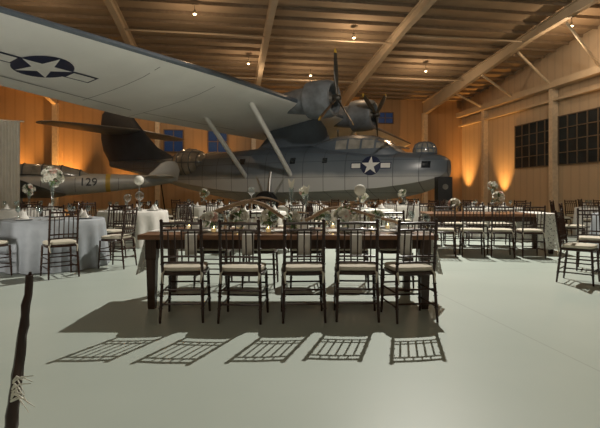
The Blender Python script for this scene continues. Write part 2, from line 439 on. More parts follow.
for x in (-.98,-.47,.04,.54):
    dup(chair,T2w(x,-.8+random.uniform(-.08,.02)),R6+random.uniform(-.15,.15),LC+'beside lace-draped table',G2)
for x in (-.95,-.45,.05,.55):
    dup(chair,T2w(x,.82),R6+pi+random.uniform(-.12,.12),LC+'across the lace-draped table',G2)

# ---------------------------------------------------------------- round tables
def round_table(loc,m,label,rot=0):
    e=empty('round_table',(*loc,0),rot,label,'table','round banquet tables')
    b=B(); n=120; rings=[[(.02*math.cos(2*pi*k/n),.02*math.sin(2*pi*k/n),.76) for k in range(n)],[(.70*math.cos(2*pi*k/n),.70*math.sin(2*pi*k/n),.76) for k in range(n)]]
    for z,base,amp in ((.757,.74,0),(.74,.752,.002),(.65,.758,.008),(.45,.77,.022),(.2,.785,.032),(.01,.80,.038)):
        rings.append([((base+amp*math.sin(16*a+.8*math.sin(3*a)))*math.cos(a),(base+amp*math.sin(16*a+.8*math.sin(3*a)))*math.sin(a),z) for a in [2*pi*k/n for k in range(n)]])
    b.loft(rings,caps=False); b.add([rings[0][k] for k in range(n)],[tuple(range(n))])
    obj('tablecloth',b,m,e,ang=60)
    return e
def wineglass(loc):
    b=B(); b.lathe([(.035,0),(.034,.004),(.006,.01),(.004,.02),(.004,.09),(.01,.1),(.034,.13),(.038,.16),(.032,.2),(.03,.2),(.036,.16),(.03,.13),(.004,.105)],14)
    return tag(obj('wine_glass',b,M_glass,loc=loc),'clear stemmed wine glass on a set table','glass','wine glasses')
def plate(loc):
    b=B(); b.lathe([(.001,.004),(.08,.004),(.09,.0),(.095,.0),(.14,.018),(.142,.02),(.138,.021),(.09,.009),(.001,.008)],28)
    return tag(obj('dinner_plate',b,M_plate,loc=loc),'round white dinner plate on a set table','plate','dinner plates')
def napkin(loc):
    b=B(); rings=[]
    for z,k,sh in ((0,1,0),(.02,.92,0),(.06,.55,.0),(.10,.25,.01),(.13,.06,.015)):
        rings.append([(sup(2*pi*i/16,2.5)[0]*.06*k*(1+.15*(i%2)),sup(2*pi*i/16,2.5)[1]*.05*k+sh,z) for i in range(16)])
    b.loft(rings); return tag(obj('napkin',b,M_lin,loc=loc),'folded ivory linen napkin standing on a plate','napkin','folded napkins')
yf=TY-.32; yb=TY+.32; ye=TY-.5
PG=wineglass((-.82,yf+.0,.762)); PP=plate((-1.09,yf,.773)); PN=napkin((-1.09,yf,.785))
hn=None
for x in (-1.09,-.52,.04,.56,1.06):
    if hn is None:
        b=B()
        pr=[(ye+.28,.7685),(ye+.01,.7685),(ye-.006,.762),(ye-.009,.74),(ye-.010,.63),(ye-.009,.56)]
        R=[]
        for y,z in pr: R.append([(-.06+.12*j/8,y-(.004*math.sin(j*1.3) if z<.7 else 0),z) for j in range(9)])
        b.loft(R,caps=False,closed=False)
        hn=tag(obj('hanging_napkin',b,M_lin,loc=(x,0,0),recalc=False),'ivory linen napkin draped over the table edge','napkin','draped napkins')
        o=hn.modifiers.new('solid','SOLIDIFY'); o.thickness=.003; o.offset=1
    else: dup(hn,(x,0,0))
    for y,sg in ((yf,1),(yb,-1)):
        if not (x==-1.09 and y==yf):
            dup(PP,(x,y,.773 if sg>0 else .763)); dup(PG,(x+.25,y,.762))
            dup(PN,(x,y,.785 if sg>0 else .775))
def flower_mesh(m,name='flower'):
    b=B()
    for ring,(n,rr,tilt,L) in enumerate(((7,.012,.35,.05),(6,.008,.8,.042),(4,.004,1.2,.03))):
        for k in range(n):
            a=2*pi*k/n+ring*.5
            d=Vector((math.cos(a),math.sin(a),0)); t=Vector((-d.y,d.x,0)); up=Vector((0,0,1))
            v=[];
            for i,(f,wd) in enumerate(((0,.004),(.4,.018),(.8,.02),(1,.008))):
                p=d*(rr+L*f*math.cos(tilt*(1-.3*f)))+up*(L*f*math.sin(tilt))
                v+= [p-t*wd+up*.006,p,p+t*wd+up*.006]
            b.add(v,[(3*i+j,3*i+j+1,3*i+j+4,3*i+j+3) for i in range(3) for j in range(2)])
    me=bpy.data.meshes.new(name); me.from_pydata(b.v,[],b.f); me.materials.append(m)
    for p in me.polygons: p.use_smooth=True
    return me
FW=flower_mesh(M_white); FP=flower_mesh(M_pink)
def leafcluster(rad,n,seed,sx=1):
    rnd=random.Random(seed); b=B()
    for i in range(n):
        d=Vector((rnd.gauss(0,1)*sx,rnd.gauss(0,1),rnd.gauss(0,.7)+.1)).normalized(); t=d.cross(Vector((0,0,1))).normalized(); L=rad*rnd.uniform(.8,1.35)
        w=.012; b.add([d*L*.2,d*L*.6+t*w,d*L,d*L*.6-t*w],[(0,1,2,3)])
    return b
def bouquet(parent,cz,rad,n,seed,cx=0,cy=0,leaf=70,fs=1.0):
    rnd=random.Random(seed)
    o=obj('foliage',leafcluster(rad*1.15,leaf,seed,1.5),M_green,parent,loc=(cx,cy,cz),recalc=False)
    for i in range(n):
        d=Vector((rnd.gauss(0,1),rnd.gauss(0,1),rnd.gauss(0,.8)+.25)).normalized()
        f=bpy.data.objects.new('flower',FW if rnd.random()<.88 else FP); C.objects.link(f); f.parent=parent
        f.location=Vector((cx,cy,cz))+d*rad*rnd.uniform(.7,1.0); f.rotation_euler=d.to_track_quat('Z','Y').to_euler()
        s=rnd.uniform(.75,1.05)*fs; f.scale=(s,s,s)
def tall_vase(loc,h,rad,label,seed,n=14):
    e=empty('floral_centerpiece',loc,random.uniform(0,3),label,'flower vase','floral centrepieces')
    b=B(); b.lathe([(.055,0),(.055,.01),(.02,.03),(.018,h*.5),(.035,h*.8),(.07,h),(.066,h),(.03,h*.8),(.012,h*.5)],16); obj('vase',b,M_glass,e)
    bouquet(e,h+rad*.55,rad,n,seed); return e
def globe_vase(loc,h,r,label):
    e=empty('globe_centerpiece',loc,0,label,'table decoration','globe centrepieces')
    b=B(); b.lathe([(.05,0),(.05,.01),(.012,.03),(.01,h-.02),(.03,h)],14); obj('stem',b,M_metal,e)
    b=B(); b.ball((0,0,h+r*.95),r,18,12); obj('globe',b,M_white if 'white' in label else M_glass,e); return e
WL='round table with white linen cloth'
tabs=[((-3.95,7.5),M_greylin,'round table with silver-grey floor-length cloth',[-1.02,-1.95,-.12,1.1,2.1,3.1]),
 ((-3.75,10.5),M_lin,WL,None),
 ((-1.05,10.1),M_lin,WL,None),
 ((1.5,11.2),M_lin,WL,[.3,1.3,2.3,3.4,4.4]),
 ((.1,13.9),M_lin,WL,None),
 ((6.45,8.9),M_greylin,'round table with silver-grey floor-length cloth',[-2.5,-1.4,2.45,1.2,-.6,.3]),
 ((-6.5,11.2),M_lin,WL,None),
 ((8.1,12.3),M_lin,WL,None),
 ((-2.8,13.6),M_lin,WL,None),
 ((3.2,14.6),M_lin,WL,None),
 ((5.2,12.6),M_lin,WL,[.6,1.7,2.7,3.8,4.9]),
 ((10.2,14.5),M_lin,WL,None)]
for ti,(c,m,lab,angs) in enumerate(tabs):
    round_table(c,m,lab)
    if angs is None: angs=[2*pi*k/6+ti*.7 for k in range(6)]
    for a in angs:
        R=1.07
        dup(chair,(c[0]+R*math.cos(a),c[1]+R*math.sin(a),0),a+pi/2+random.uniform(-.18,.18),LC+'at a round table','chairs at the round tables')
        dup(PP,(c[0]+.52*math.cos(a),c[1]+.52*math.sin(a),.763)); dup(PN,(c[0]+.52*math.cos(a),c[1]+.52*math.sin(a),.775),a)
        a2=a+.48; dup(PG,(c[0]+.50*math.cos(a2),c[1]+.50*math.sin(a2),.762))
FL='glass vase of white flowers and greenery on a round table'
tall_vase((-3.98,7.5,.761),.58,.15,'tall slim glass vase of white flowers on a grey cloth',3,30)
tall_vase((6.4,8.9,.761),.60,.12,'tall glass vase of white flowers on a grey cloth',4,20)
tall_vase((1.5,11.2,.761),.22,.12,FL,5,14)
tall_vase((.1,13.9,.761),.35,.13,FL,6,14)
tall_vase((8.1,12.3,.761),.55,.13,FL,8,16)
tall_vase((5.2,12.6,.761),.5,.12,FL,14,14)
tall_vase((-6.5,11.2,.761),.4,.13,FL,9,14)
tall_vase((-2.8,13.6,.761),.3,.13,FL,12,14)
tall_vase((3.2,14.6,.761),.3,.13,FL,13,14)
globe_vase((-3.58,10.42,.761),.24,.10,'clear glass globe on a metal stem')
globe_vase((-3.88,10.5,.761),.20,.09,'clear glass globe on a metal stem')
globe_vase((-1.05,10.1,.761),.36,.085,'clear glass globe on a metal stem')
globe_vase((-3.7,10.72,.761),.58,.11,'white hydrangea ball on a slim stem')
tall_vase((*T2w(.3,.1)[:2],.762),.25,.11,'vase of white flowers standing on a dark table',10,12)
tall_vase((*T2w(-.6,.0)[:2],.762),.12,.10,'low vase of white flowers standing on a dark table',11,12)
dup(chair,(3.68,6.15,0),-2.3,LC+'apart on the open floor','chairs at the round tables')
dup(chair,(4.45,7.1,0),-.6,LC+'apart on the open floor','chairs at the round tables')

# main table decor
e=empty('driftwood_branch',(0,TY,.768),0,'gnarled driftwood branch arching along the long table','branch')
rnd=random.Random(2)
def wig(pts,r0,r1,n=8):
    out=[];P=[Vector(p) for p in pts]
    for i in range(len(P)-1):
        for k in range(n):
            t=k/n; out.append(P[i].lerp(P[i+1],t)+Vector((0,rnd.uniform(-.008,.008),rnd.uniform(-.008,.008))))
    out.append(P[-1]); m=len(out)
    for _ in range(3): out=[out[0]]+[(out[i-1]+out[i]*2+out[i+1])/4 for i in range(1,m-1)]+[out[-1]]
    return out,[r0+(r1-r0)*i/(m-1) for i in range(m)]
b=B()
for pts,r0,r1 in (([(-1.1,-.02,.12),(-.9,0,.22),(-.6,.02,.32),(-.42,0,.29),(-.2,-.02,.15),(-.05,-.02,.07),(.12,0,.13),(.3,.02,.24),(.5,0,.25),(.78,0,.17),(1.08,-.03,.08)],.024,.015),
                  ([(-.6,.0,.31),(-.45,-.05,.37),(-.25,-.05,.33),(-.1,-.1,.23)],.014,.005),
                  ([(-.88,.0,.22),(-.82,.02,.10),(-.84,.02,.0)],.016,.014),
                  ([(.78,.0,.17),(.8,.02,.07),(.78,.02,.0)],.016,.014),
                  ([(-.05,-.02,.07),(-.04,0,.0)],.02,.02),
                  ([(.3,.0,.22),(.2,.03,.29),(.08,.03,.31)],.012,.005),
                  ([(.45,.0,.24),(.62,-.05,.30),(.8,-.05,.28)],.012,.005),
                  ([(-.2,0,.14),(-.05,.1,.20),(.1,.12,.18)],.012,.005)):
    P,Rr=wig(pts,r0,r1); b.tube(P,Rr,8)
obj('branch',b,M_drift,e)
for i,(x,rad) in enumerate(((-.66,.10),(-.35,.09),(-.08,.085),(.25,.09),(.5,.11),(.86,.09),(-.96,.085))):
    f=empty('flower_arrangement',(x,TY+(.13 if i%2 else -.12),.772),0,'low posy of white flowers with trailing greenery','flowers','posies on the long table')
    bouquet(f,rad*1.3,rad,12,20+i,leaf=110,fs=.85)
def flute(loc,h):
    e=empty('lily_vase',loc,0,'tall slim glass vase holding a white lily bloom','flower vase','slim lily vases')
    b=B(); b.lathe([(.04,0),(.04,.006),(.008,.02),(.007,h*.55),(.02,h*.8),(.032,h),(.029,h),(.016,h*.8),(.004,h*.56)],14); obj('vase',b,M_glass,e)
    b=B()
    for k in range(6):
        a=k*pi/3; d=Vector((math.cos(a),math.sin(a),0)); t=Vector((-d.y,d.x,0)); v=[]
        for f,rr,w in ((0,.004,.004),(.35,.02,.018),(.7,.035,.02),(1,.065,.003)):
            p=d*rr+Vector((0,0,h-.02+f*.12)); v+=[p-t*w,p+t*w]
        b.add(v,[(0,1,3,2),(2,3,5,4),(4,5,7,6)])
    obj('lily',b,M_white,e,recalc=False); return e
flute((-.1,TY+.2,.768),.47); flute((.07,TY+.1,.768),.40)
globe_vase((.68,TY+.12,.768),.38,.065,'white flower ball on a slender stem beside driftwood')
cd=None
for x,y in ((-.9,-.3),(-.72,.2),(-.33,-.3),(.24,-.3),(.38,.22),(.75,-.3),(1.0,.15),(-1.25,.1)):
    if cd is None:
        cd=empty('votive_candle',(x,TY+y,.768),0,'small lit votive candle in a clear glass cup','candle','votive candles')
        obj('cup',B().lathe([(.028,0),(.034,.07),(.032,.07),(.026,.004)],14),M_glass,cd)
        obj('wax',B().lathe([(.024,.005),(.027,.04)],12),M_candle,cd)
        obj('flame',B().lathe([(.001,.042),(.004,.048),(.003,.056),(.0005,.066)],8),M_flame,cd)
    else: dup(cd,(x,TY+y,.768))

# foreground post with pale trim
e=empty('decorated_post',(-.985,1.5,0),0,'rough dark branch post with wispy white trim tied on','post')
b=B(); pts=[];rd=[]
for i in range(30):
    t=i/29; pts.append((.118*t+.0015*math.sin(i*1.9),.002*math.cos(i*2.3),.93*t)); rd.append((.028*(1-t)+.0115*t)*(1+.08*math.sin(i*2.7)))
b.tube(pts,rd,9); b.tube([(.11,0,.87),(.118,0,.94)],[.010,.004],6); obj('shaft',b,M_chair,e)
b=B(); rnd=random.Random(5)
for i in range(16):
    z=.53+rnd.random()*.07; a=rnd.uniform(-.9,1.0); L=rnd.uniform(.04,.085); x0=.118*z/.93
    b.tube([(x0,-.02,z),(x0+L*.5*math.cos(a),-.035,z+.02),(x0+L*math.cos(a),-.03,z-.01+L*.4*math.sin(a*3))],[.003,.0025,.001],5)
obj('white_trim',b,M_white,e)

# ---------------------------------------------------------------- loudspeaker and drape
e=empty('loudspeaker',(5.1,16.6,0),0,'tall black loudspeaker standing near the guest tables','speaker')
obj('cabinet',B().box((0,0,.95),(.5,.45,1.5)).box((0,0,.1),(.6,.5,.2)),M_bladk,e,smooth=False)
obj('woofer',B().lathe([(.19,-.235),(.19,-.24),(.15,-.24),(.04,-.228)],24,c=(0,0,.7),axis='y'),M_engine,e)
obj('tweeter',B().lathe([(.1,-.235),(.1,-.24),(.02,-.23)],20,c=(0,0,1.35),axis='y'),M_engine,e)
b=B(); R=[]
for z in (0.02,1.5,3.1):
    R.append([(-.55+1.1*j/60,.06*math.sin(j*.8)*(1-.1*z),z) for j in range(61)])
b.loft(R,caps=False,closed=False); b.tube([(-.65,0,3.12),(.65,0,3.12)],.02,8)
tag(obj('drape',b,M_drape,loc=(-8.2,12.6,0),rz=.5,recalc=False),'white floor-length fabric drape hanging from a rod','curtain')

# ---------------------------------------------------------------- decals
def poly_to_b(poly,fmap,bv,off,B_,mi,cuts=5):
    bm=bmesh.new(); f=bm.faces.new([bm.verts.new((u,v,0)) for u,v in poly])
    bmesh.ops.triangulate(bm,faces=bm.faces[:]); bmesh.ops.subdivide_edges(bm,edges=bm.edges[:],cuts=cuts,use_grid_fill=True)
    bmesh.ops.triangulate(bm,faces=bm.faces[:]); bm.verts.index_update(); vs=[]
    for v in bm.verts:
        o,d=fmap(v.co.x,v.co.y); h=bv.ray_cast(Vector(o),Vector(d))
        p=h[0] if h[0] is not None else Vector(o)+Vector(d)*4
        vs.append(p-Vector(d)*off)
    fs=[tuple(x.index for x in q.verts) for q in bm.faces]; bm.free(); B_.add(vs,fs,mi)
def circ(r,n=32): return [(r*math.cos(2*pi*i/n),r*math.sin(2*pi*i/n)) for i in range(n)]
def rect(x0,y0,x1,y1): return [(x0,y0),(x1,y0),(x1,y1),(x0,y1)]
def star(r): return [((r if i%2==0 else r*.382)*math.sin(pi*i/5),(r if i%2==0 else r*.382)*math.cos(pi*i/5)) for i in range(10)]
def insignia(parent,bv,fmap,R):
    b=B(); k=R*.09
    poly_to_b(circ(R),fmap,bv,.012,b,0)
    for s in (-1,1):
        x0,x1=sorted((s*R*.6,s*(R*1.95+k))); poly_to_b(rect(x0,-R*.24-k,x1,R*.24+k),fmap,bv,.010,b,0)
        x0,x1=sorted((s*R*1.03,s*R*1.95)); poly_to_b(rect(x0,-R*.24,x1,R*.24),fmap,bv,.018,b,1)
    poly_to_b(star(R*.97),fmap,bv,.020,b,1)
    return obj('star_insignia',b,[M_navy,M_insw],parent,smooth=False,recalc=False)
def text_decal(txt,size,mat_,parent,bv,fmap,off=.02):
    cu=bpy.data.curves.new('t','FONT'); cu.body=txt; cu.size=size; cu.align_x='CENTER'; cu.align_y='CENTER'; cu.offset=.004
    to=bpy.data.objects.new('t',cu); C.objects.link(to); bpy.context.view_layer.update()
    me=bpy.data.meshes.new_from_object(to.evaluated_get(bpy.context.evaluated_depsgraph_get()))
    bm=bmesh.new(); bm.from_mesh(me); bmesh.ops.triangulate(bm,faces=bm.faces[:]); bmesh.ops.subdivide_edges(bm,edges=bm.edges[:],cuts=3,use_grid_fill=True); bmesh.ops.triangulate(bm,faces=bm.faces[:]); bm.to_mesh(me); bm.free()
    for v in me.vertices:
        o,d=fmap(v.co.x,v.co.y); h=bv.ray_cast(Vector(o),Vector(d)); p=h[0] if h[0] is not None else Vector(o)+Vector(d)*4
        v.co=p-Vector(d)*off
    me.materials.clear(); me.materials.append(mat_)
    bpy.data.objects.remove(to); o=bpy.data.objects.new('fuselage_number',me); C.objects.link(o); o.parent=parent; return o

# ---------------------------------------------------------------- flying boat
PB=empty('flying_boat',(1.2,19.9,0),math.radians(-29),'slate-blue twin-engine flying boat with white star insignia','airplane')
def interp(st,n):
    out=[]
    for i in range(len(st)-1):
        p0=st[max(i-1,0)];p1=st[i];p2=st[i+1];p3=st[min(i+2,len(st)-1)]
        for k in range(n):
            t=k/n
            out.append([.5*((2*b_)+(-a+c)*t+(2*a-5*b_+4*c-d)*t*t+(-a+3*b_-3*c+d)*t**3) for a,b_,c,d in zip(p0,p1,p2,p3)])
    out.append(list(st[-1])); return out
hst=[(5.06,1.86,1.98,2.26,.12),(5.0,1.68,1.90,2.40,.34),(4.7,1.42,1.70,2.56,.66),(4.0,1.12,1.52,2.66,.98),(3.0,.92,1.36,2.76,1.24),(2.0,.82,1.27,2.88,1.42),(0,.72,1.18,3.12,1.56),(-2,.68,1.15,3.16,1.58),(-4,.68,1.2,3.10,1.5),(-6,.95,1.42,3.0,1.32),(-8,1.33,1.72,2.90,1.05),(-10,1.8,2.1,2.85,.75),(-12,2.25,2.42,2.88,.45),(-13.6,2.55,2.65,2.9,.16)]
hb=B(); rings=[]
for x,zb,zch,zt,hw in interp(hst,4):
    H=zt-zch; half=[(0,zb),(hw*.5,zb+(zch-zb)*.42),(hw,zch),(hw*1.01,zch+H*.3),(hw*.98,zch+H*.58),(hw*.88,zch+H*.79),(hw*.64,zch+H*.93),(hw*.32,zch+H*.985),(0,zt)]
    ring=[(x,y,z) for y,z in half]+[(x,-y,z) for y,z in half[-2:0:-1]]
    rings.append(ring)
hb.loft(rings); obj('hull',hb,M_hull,PB,ang=32); hbv=hb.bvh()
cb=B(); rings=[]
for x,zt,hw in ((3.45,2.66,.6),(3.15,2.84,.78),(2.6,3.26,.92),(2.2,3.40,.98),(1.5,3.46,1.02),(.8,3.44,1.02),(.1,3.30,.98),(-.5,3.05,.85)):
    zb=2.4; half=[(hw*1.15,zb),(hw*1.1,zb+(zt-zb)*.5),(hw*.97,zb+(zt-zb)*.82),(hw*.72,zt-.04),(hw*.3,zt),]
    rings.append([(x,y,z) for y,z in half]+[(x,-y,z) for y,z in half[::-1]])
cb.loft(rings); co=obj('cockpit_canopy',cb,M_slate,PB,ang=35); cbv=cb.bvh()
def smap(x0,z0): return lambda u,v:((x0+u,-6,z0+v),(0,1,0))
def tmap(x0,y0): return lambda u,v:((x0+u,y0+v,8),(0,0,-1))
def pane(poly,fm,bv,m=M_paleglass,name='cockpit_window',par=co,cuts=3):
    b=B(); poly_to_b(poly,fm,bv,.012,b,0,cuts); return obj(name,b,m,par,smooth=False,recalc=False)
for x0,x1,z0,z1 in ((2.5,2.95,2.84,3.06),(1.95,2.42,2.84,3.26),(1.4,1.87,2.84,3.28),(.85,1.32,2.84,3.28)):
    pane(rect(x0,z0,x1,z1),smap(0,0),cbv)
    pane(rect(x0,z0,x1,z1),lambda u,v:((u,6,v),(0,-1,0)),cbv)
for y0,y1 in ((-.66,-.24),(-.2,.2),(.24,.66)):
    pane(rect(2.68,y0,3.15,y1),tmap(0,0),cbv)
    pane(rect(1.2,y0,2.2,y1),tmap(0,0),cbv)
for x0,x1,z0,z1 in ((4.2,4.5,2.05,2.3),(-1.0,-.75,2.3,2.55),(.45,.65,2.3,2.5),(-3.6,-3.3,2.35,2.6)):
    pane(rect(x0,z0,x1,z1),smap(0,0),hbv,M_dkglass,'porthole',PB,2)
b=B(); b.lathe([(.42,2.5),(.44,2.62),(.44,2.80),(.36,2.96),(.21,3.04),(.02,3.07)],24,c=(4.1,0,0)); nt_=obj('nose_turret',b,M_paleglass,PB)
b=B()
for k in range(6):
    a=k*pi/6; pts=[]
    for r,z in ((.445,2.62),(.445,2.80),(.37,2.97),(.22,3.06),(0,3.09)): pts.append((4.1+r*math.cos(a),r*math.sin(a),z))
    pts+=[(4.1-(p[0]-4.1),-p[1],p[2]) for p in pts[-2::-1]]; b.tube(pts,.02,5)
b.lathe([(.44,2.58),(.47,2.60),(.47,2.64),(.44,2.66)],24,c=(4.1,0,0)); b.lathe([(.44,2.79),(.455,2.79),(.45,2.83),(.435,2.83)],24,c=(4.1,0,0)); obj('turret_frame',b,M_slate,nt_)
# wing
inc=math.radians(11.5); WZ=4.58
def wsec(y):
    a=abs(y)
    if a<7: lx,c=0,4.3
    else:
        t=min((a-7)/8.85,1); lx=-.70*t; c=4.3-1.6*t
        if a>15: q=(a-15)/.86; s_=math.sqrt(max(0,1-q*q)); m_=lx-c*.45; lx=m_+c*.45*s_; c=c*max(s_,.03)
    return lx,c
N=16
def wring(y):
    lx,c=wsec(y); up=[];lo=[]
    for i in range(N+1):
        t=(1-math.cos(pi*i/N))/2; yt=.68*(.2969*math.sqrt(t)-.126*t-.3516*t*t+.2843*t**3-.1036*t**4)*c
        bx=lx-t*c*math.cos(inc); bz=WZ-t*c*math.sin(inc)
        up.append((bx,y,bz+yt*1.15)); lo.append((bx,y,bz-yt*.7-.003))
    return up+lo[-1:0:-1]
ys=[-15.84,-15.7,-15.4,-15,-13,-11,-9,-7,-5,-3,0,3,5,7,9,11,13,15,15.4,15.7,15.84]
wb=B(); rr=[wring(y) for y in ys]; wb.loft(rr,mf=lambda j:0 if (j<N or j>=2*N) else 1)
obj('wing',wb,[M_slate,M_wingw],PB,ang=30); wbv=wb.bvh()
umap=lambda x0,y0:(lambda u,v:((x0+v,y0+u,0),(0,0,1)))
insignia(PB,wbv,umap(-1.95,-11.35),.66)
for y in (-7,-9.2,-13.2,7,10): pane(rect(-.012,-2.0,.012,1.7),umap(-2.1,y),wbv,M_seam,'panel_seam',PB,5)
pane([(-15,-3.1+.35),(-7.5,-3.4),(-7.5,-3.44),(-15,-3.14+.35)],umap(0,0),wbv,M_seam,'panel_seam',PB,7)
pane([(-7,-3.4),(-2,-3.4),(-2,-3.43),(-7,-3.43)],umap(0,0),wbv,M_seam,'panel_seam',PB,7)
b=B(); rings=[]
for z,x0,x1,hw in ((2.9,.6,-4.0,.75),(3.2,.2,-3.5,.55),(3.6,0,-3.1,.46),(3.9,-.1,-3.3,.48),(4.3,-.4,-2.2,.4)):
    cx=(x0+x1)/2; L=(x0-x1)/2
    rings.append([(cx+L*math.cos(2*pi*k/20),hw*math.sin(2*pi*k/20),z) for k in range(20)])
b.loft(rings); obj('wing_pylon',b,M_slate,PB)
for sgn in (-1,1):
    for x,xb in ((-.7,-.95),(-2.7,-3.2)):
        h=wbv.ray_cast(Vector((x,sgn*4.75,0)),Vector((0,0,1)))
        b=B(); b.tube([(xb,sgn*1.48,1.8),(x,sgn*4.75,h[0].z+.05)],.092,10); obj('wing_strut',b,M_wingw,PB)
for sgn,rot in ((-1,-4),(1,50)):
    y=sgn*2.15; cz=4.66; q=-.18
    b=B(); b.lathe([(.48,1.42+q),(.55,1.49+q),(.64,1.46+q),(.70,1.30+q),(.72,1.0+q),(.72,.6+q),(.70,.45+q),(.60,.43+q)],32,c=(0,y,cz),axis='x',caps=False)
    b.lathe([(.56,.46+q),(.54,.2),(.48,-.3),(.38,-1.0),(.22,-1.7),(.06,-2.2)],32,c=(0,y,cz),axis='x',caps=False)
    b.lathe([(.48,1.42+q),(.47,1.0),(.49,.5)],32,c=(0,y,cz),axis='x',caps=False)
    no=obj('engine_nacelle',b,M_nac,PB)
    b=B(); b.lathe([(.48,.58),(.48,.6)],24,c=(0,y,cz),axis='x'); b.lathe([(.2,.6),(.24,.95),(.16,1.15),(.08,1.4)],20,c=(0,y,cz),axis='x')
    for k in range(9):
        a=2*pi*k/9; b.tube([(.95,y+.2*math.cos(a),cz+.2*math.sin(a)),(.95,y+.43*math.cos(a),cz+.43*math.sin(a))],.08,8)
    obj('radial_engine',b,M_engine,no)
    b=B(); b.lathe([(.02,1.75+q),(.1,1.7+q),(.14,1.58+q),(.13,1.42+q),(.06,1.4+q)],16,c=(0,y,cz),axis='x')
    for k in range(3):
        a=math.radians(rot+120*k); d=Vector((0,math.sin(a),math.cos(a))); t=Vector((0,math.cos(a),-math.sin(a))); X=Vector((1,0,0)); R=[]
        for rr_,w,tw,th in ((.1,.05,1.1,.05),(.3,.055,1.0,.04),(.6,.09,.7,.025),(1.0,.11,.45,.018),(1.4,.10,.32,.013),(1.66,.085,.28,.011),(1.78,.05,.25,.01),(1.82,.015,.25,.008)):
            ax=t*math.cos(tw)+X*math.sin(tw); nx=-t*math.sin(tw)+X*math.cos(tw); c0=Vector((1.56+q,y,cz))+d*rr_
            R.append([c0+ax*w*math.cos(2*pi*q_/10)+nx*th*math.sin(2*pi*q_/10) for q_ in range(10)])
        b.loft(R[:6]); b.loft(R[5:],mi=1)
    obj('propeller',b,[M_prop,M_yel],no)
for sgn in (-1,1):
    b=B(); b.ball((-6.9,sgn*.9,2.55),(1.1,.62,.68),24,14); bo=obj('gun_blister',b,M_paleglass,PB)
    b=B()
    for k in range(1,6):
        ax=-1.1+2.2*k/6; s_=math.sqrt(1-(ax/1.1)**2)*1.01
        b.tube([(-6.9+ax,sgn*(.9+.62*s_*math.cos(q)),2.55+.68*s_*math.sin(q)) for q in [(-pi/2+pi*j/10) for j in range(11)]],.022,5)
    for el in (.0,.8): b.tube([(-6.9+1.11*math.cos(el)*math.cos(q),sgn*(.9+.63*math.cos(el)*math.sin(q)),2.55+.69*math.sin(el)) for q in [pi*j/14 for j in range(15)]],.022,5)
    obj('blister_frame',b,M_slate,bo)
def vring(z,x0,x1,th): return [( (x0+x1)/2+(x0-x1)/2*math.cos(2*pi*k/20), th*math.sin(2*pi*k/20), z) for k in range(20)]
b=B(); b.loft([vring(2.7,-7.4,-13.7,.22),vring(3.0,-8.9,-13.9,.2),vring(3.5,-10.0,-14.3,.18),vring(4.2,-10.8,-14.5,.15),vring(5.1,-11.7,-14.5,.12),vring(5.6,-12.1,-14.4,.09),vring(5.9,-12.7,-14.0,.04)]); obj('tail_fin',b,M_slateD,PB)
b=B()
def hring(y,x0,x1,th): return [((x0+x1)/2+(x0-x1)/2*math.cos(2*pi*k/20),y,4.5+th*math.sin(2*pi*k/20)) for k in range(20)]
b.loft([hring(y,*q) for y,q in ((-4.65,(-12.6,-13.2,.03)),(-4.4,(-12.2,-13.6,.06)),(-3,(-11.8,-13.8,.1)),(0,(-11.2,-14.0,.16)),(3,(-11.8,-13.8,.1)),(4.4,(-12.2,-13.6,.06)),(4.65,(-12.6,-13.2,.03)))]); obj('horizontal_stabilizer',b,M_tail,PB)
for sgn in (-1,1):
    b=B(); b.lathe([(.2,-.12),(.42,-.15),(.56,-.13),(.6,-.06),(.6,.06),(.56,.13),(.42,.15),(.2,.12)],28,c=(-1.9,sgn*1.95,.6),axis='y'); wo=obj('main_wheel',b,M_black,PB)
    b=B(); b.lathe([(.02,-.14),(.2,-.13),(.24,-.1),(.24,.1),(.2,.13),(.02,.14)],20,c=(-1.9,sgn*1.95,.6),axis='y'); obj('wheel_hub',b,M_metal,wo)
    b=B(); b.tube([(-1.9,sgn*1.75,.6),(-1.9,sgn*1.62,1.7),(-1.9,sgn*1.45,2.2)],.07,10); b.tube([(-1.2,sgn*1.55,1.8),(-1.9,sgn*1.78,.62)],.045,8); b.tube([(-2.6,sgn*1.55,1.8),(-1.9,sgn*1.78,.62)],.045,8); obj('landing_gear_leg',b,M_metal,PB)
b=B(); b.lathe([(.15,-.09),(.36,-.1),(.38,-.05),(.38,.05),(.36,.1),(.15,.09)],24,c=(3.3,0,.38),axis='y'); obj('nose_wheel',b,M_black,PB)
b=B(); b.tube([(3.3,0,.38),(3.3,0,1.1)],.06,8); b.tube([(3.3,-.13,.38),(3.3,.13,.38)],.04,8); obj('nose_gear_leg',b,M_metal,PB)
insignia(PB,hbv,smap(2.4,2.16),.37)
for pts in ([(-.5,0,WZ+.3),(-.5,0,WZ+1.0)],[(.3,.35,3.25),(.3,.35,3.85)]):
    b=B(); b.tube(pts,.022,6); obj('antenna_mast',b,M_slate,PB)

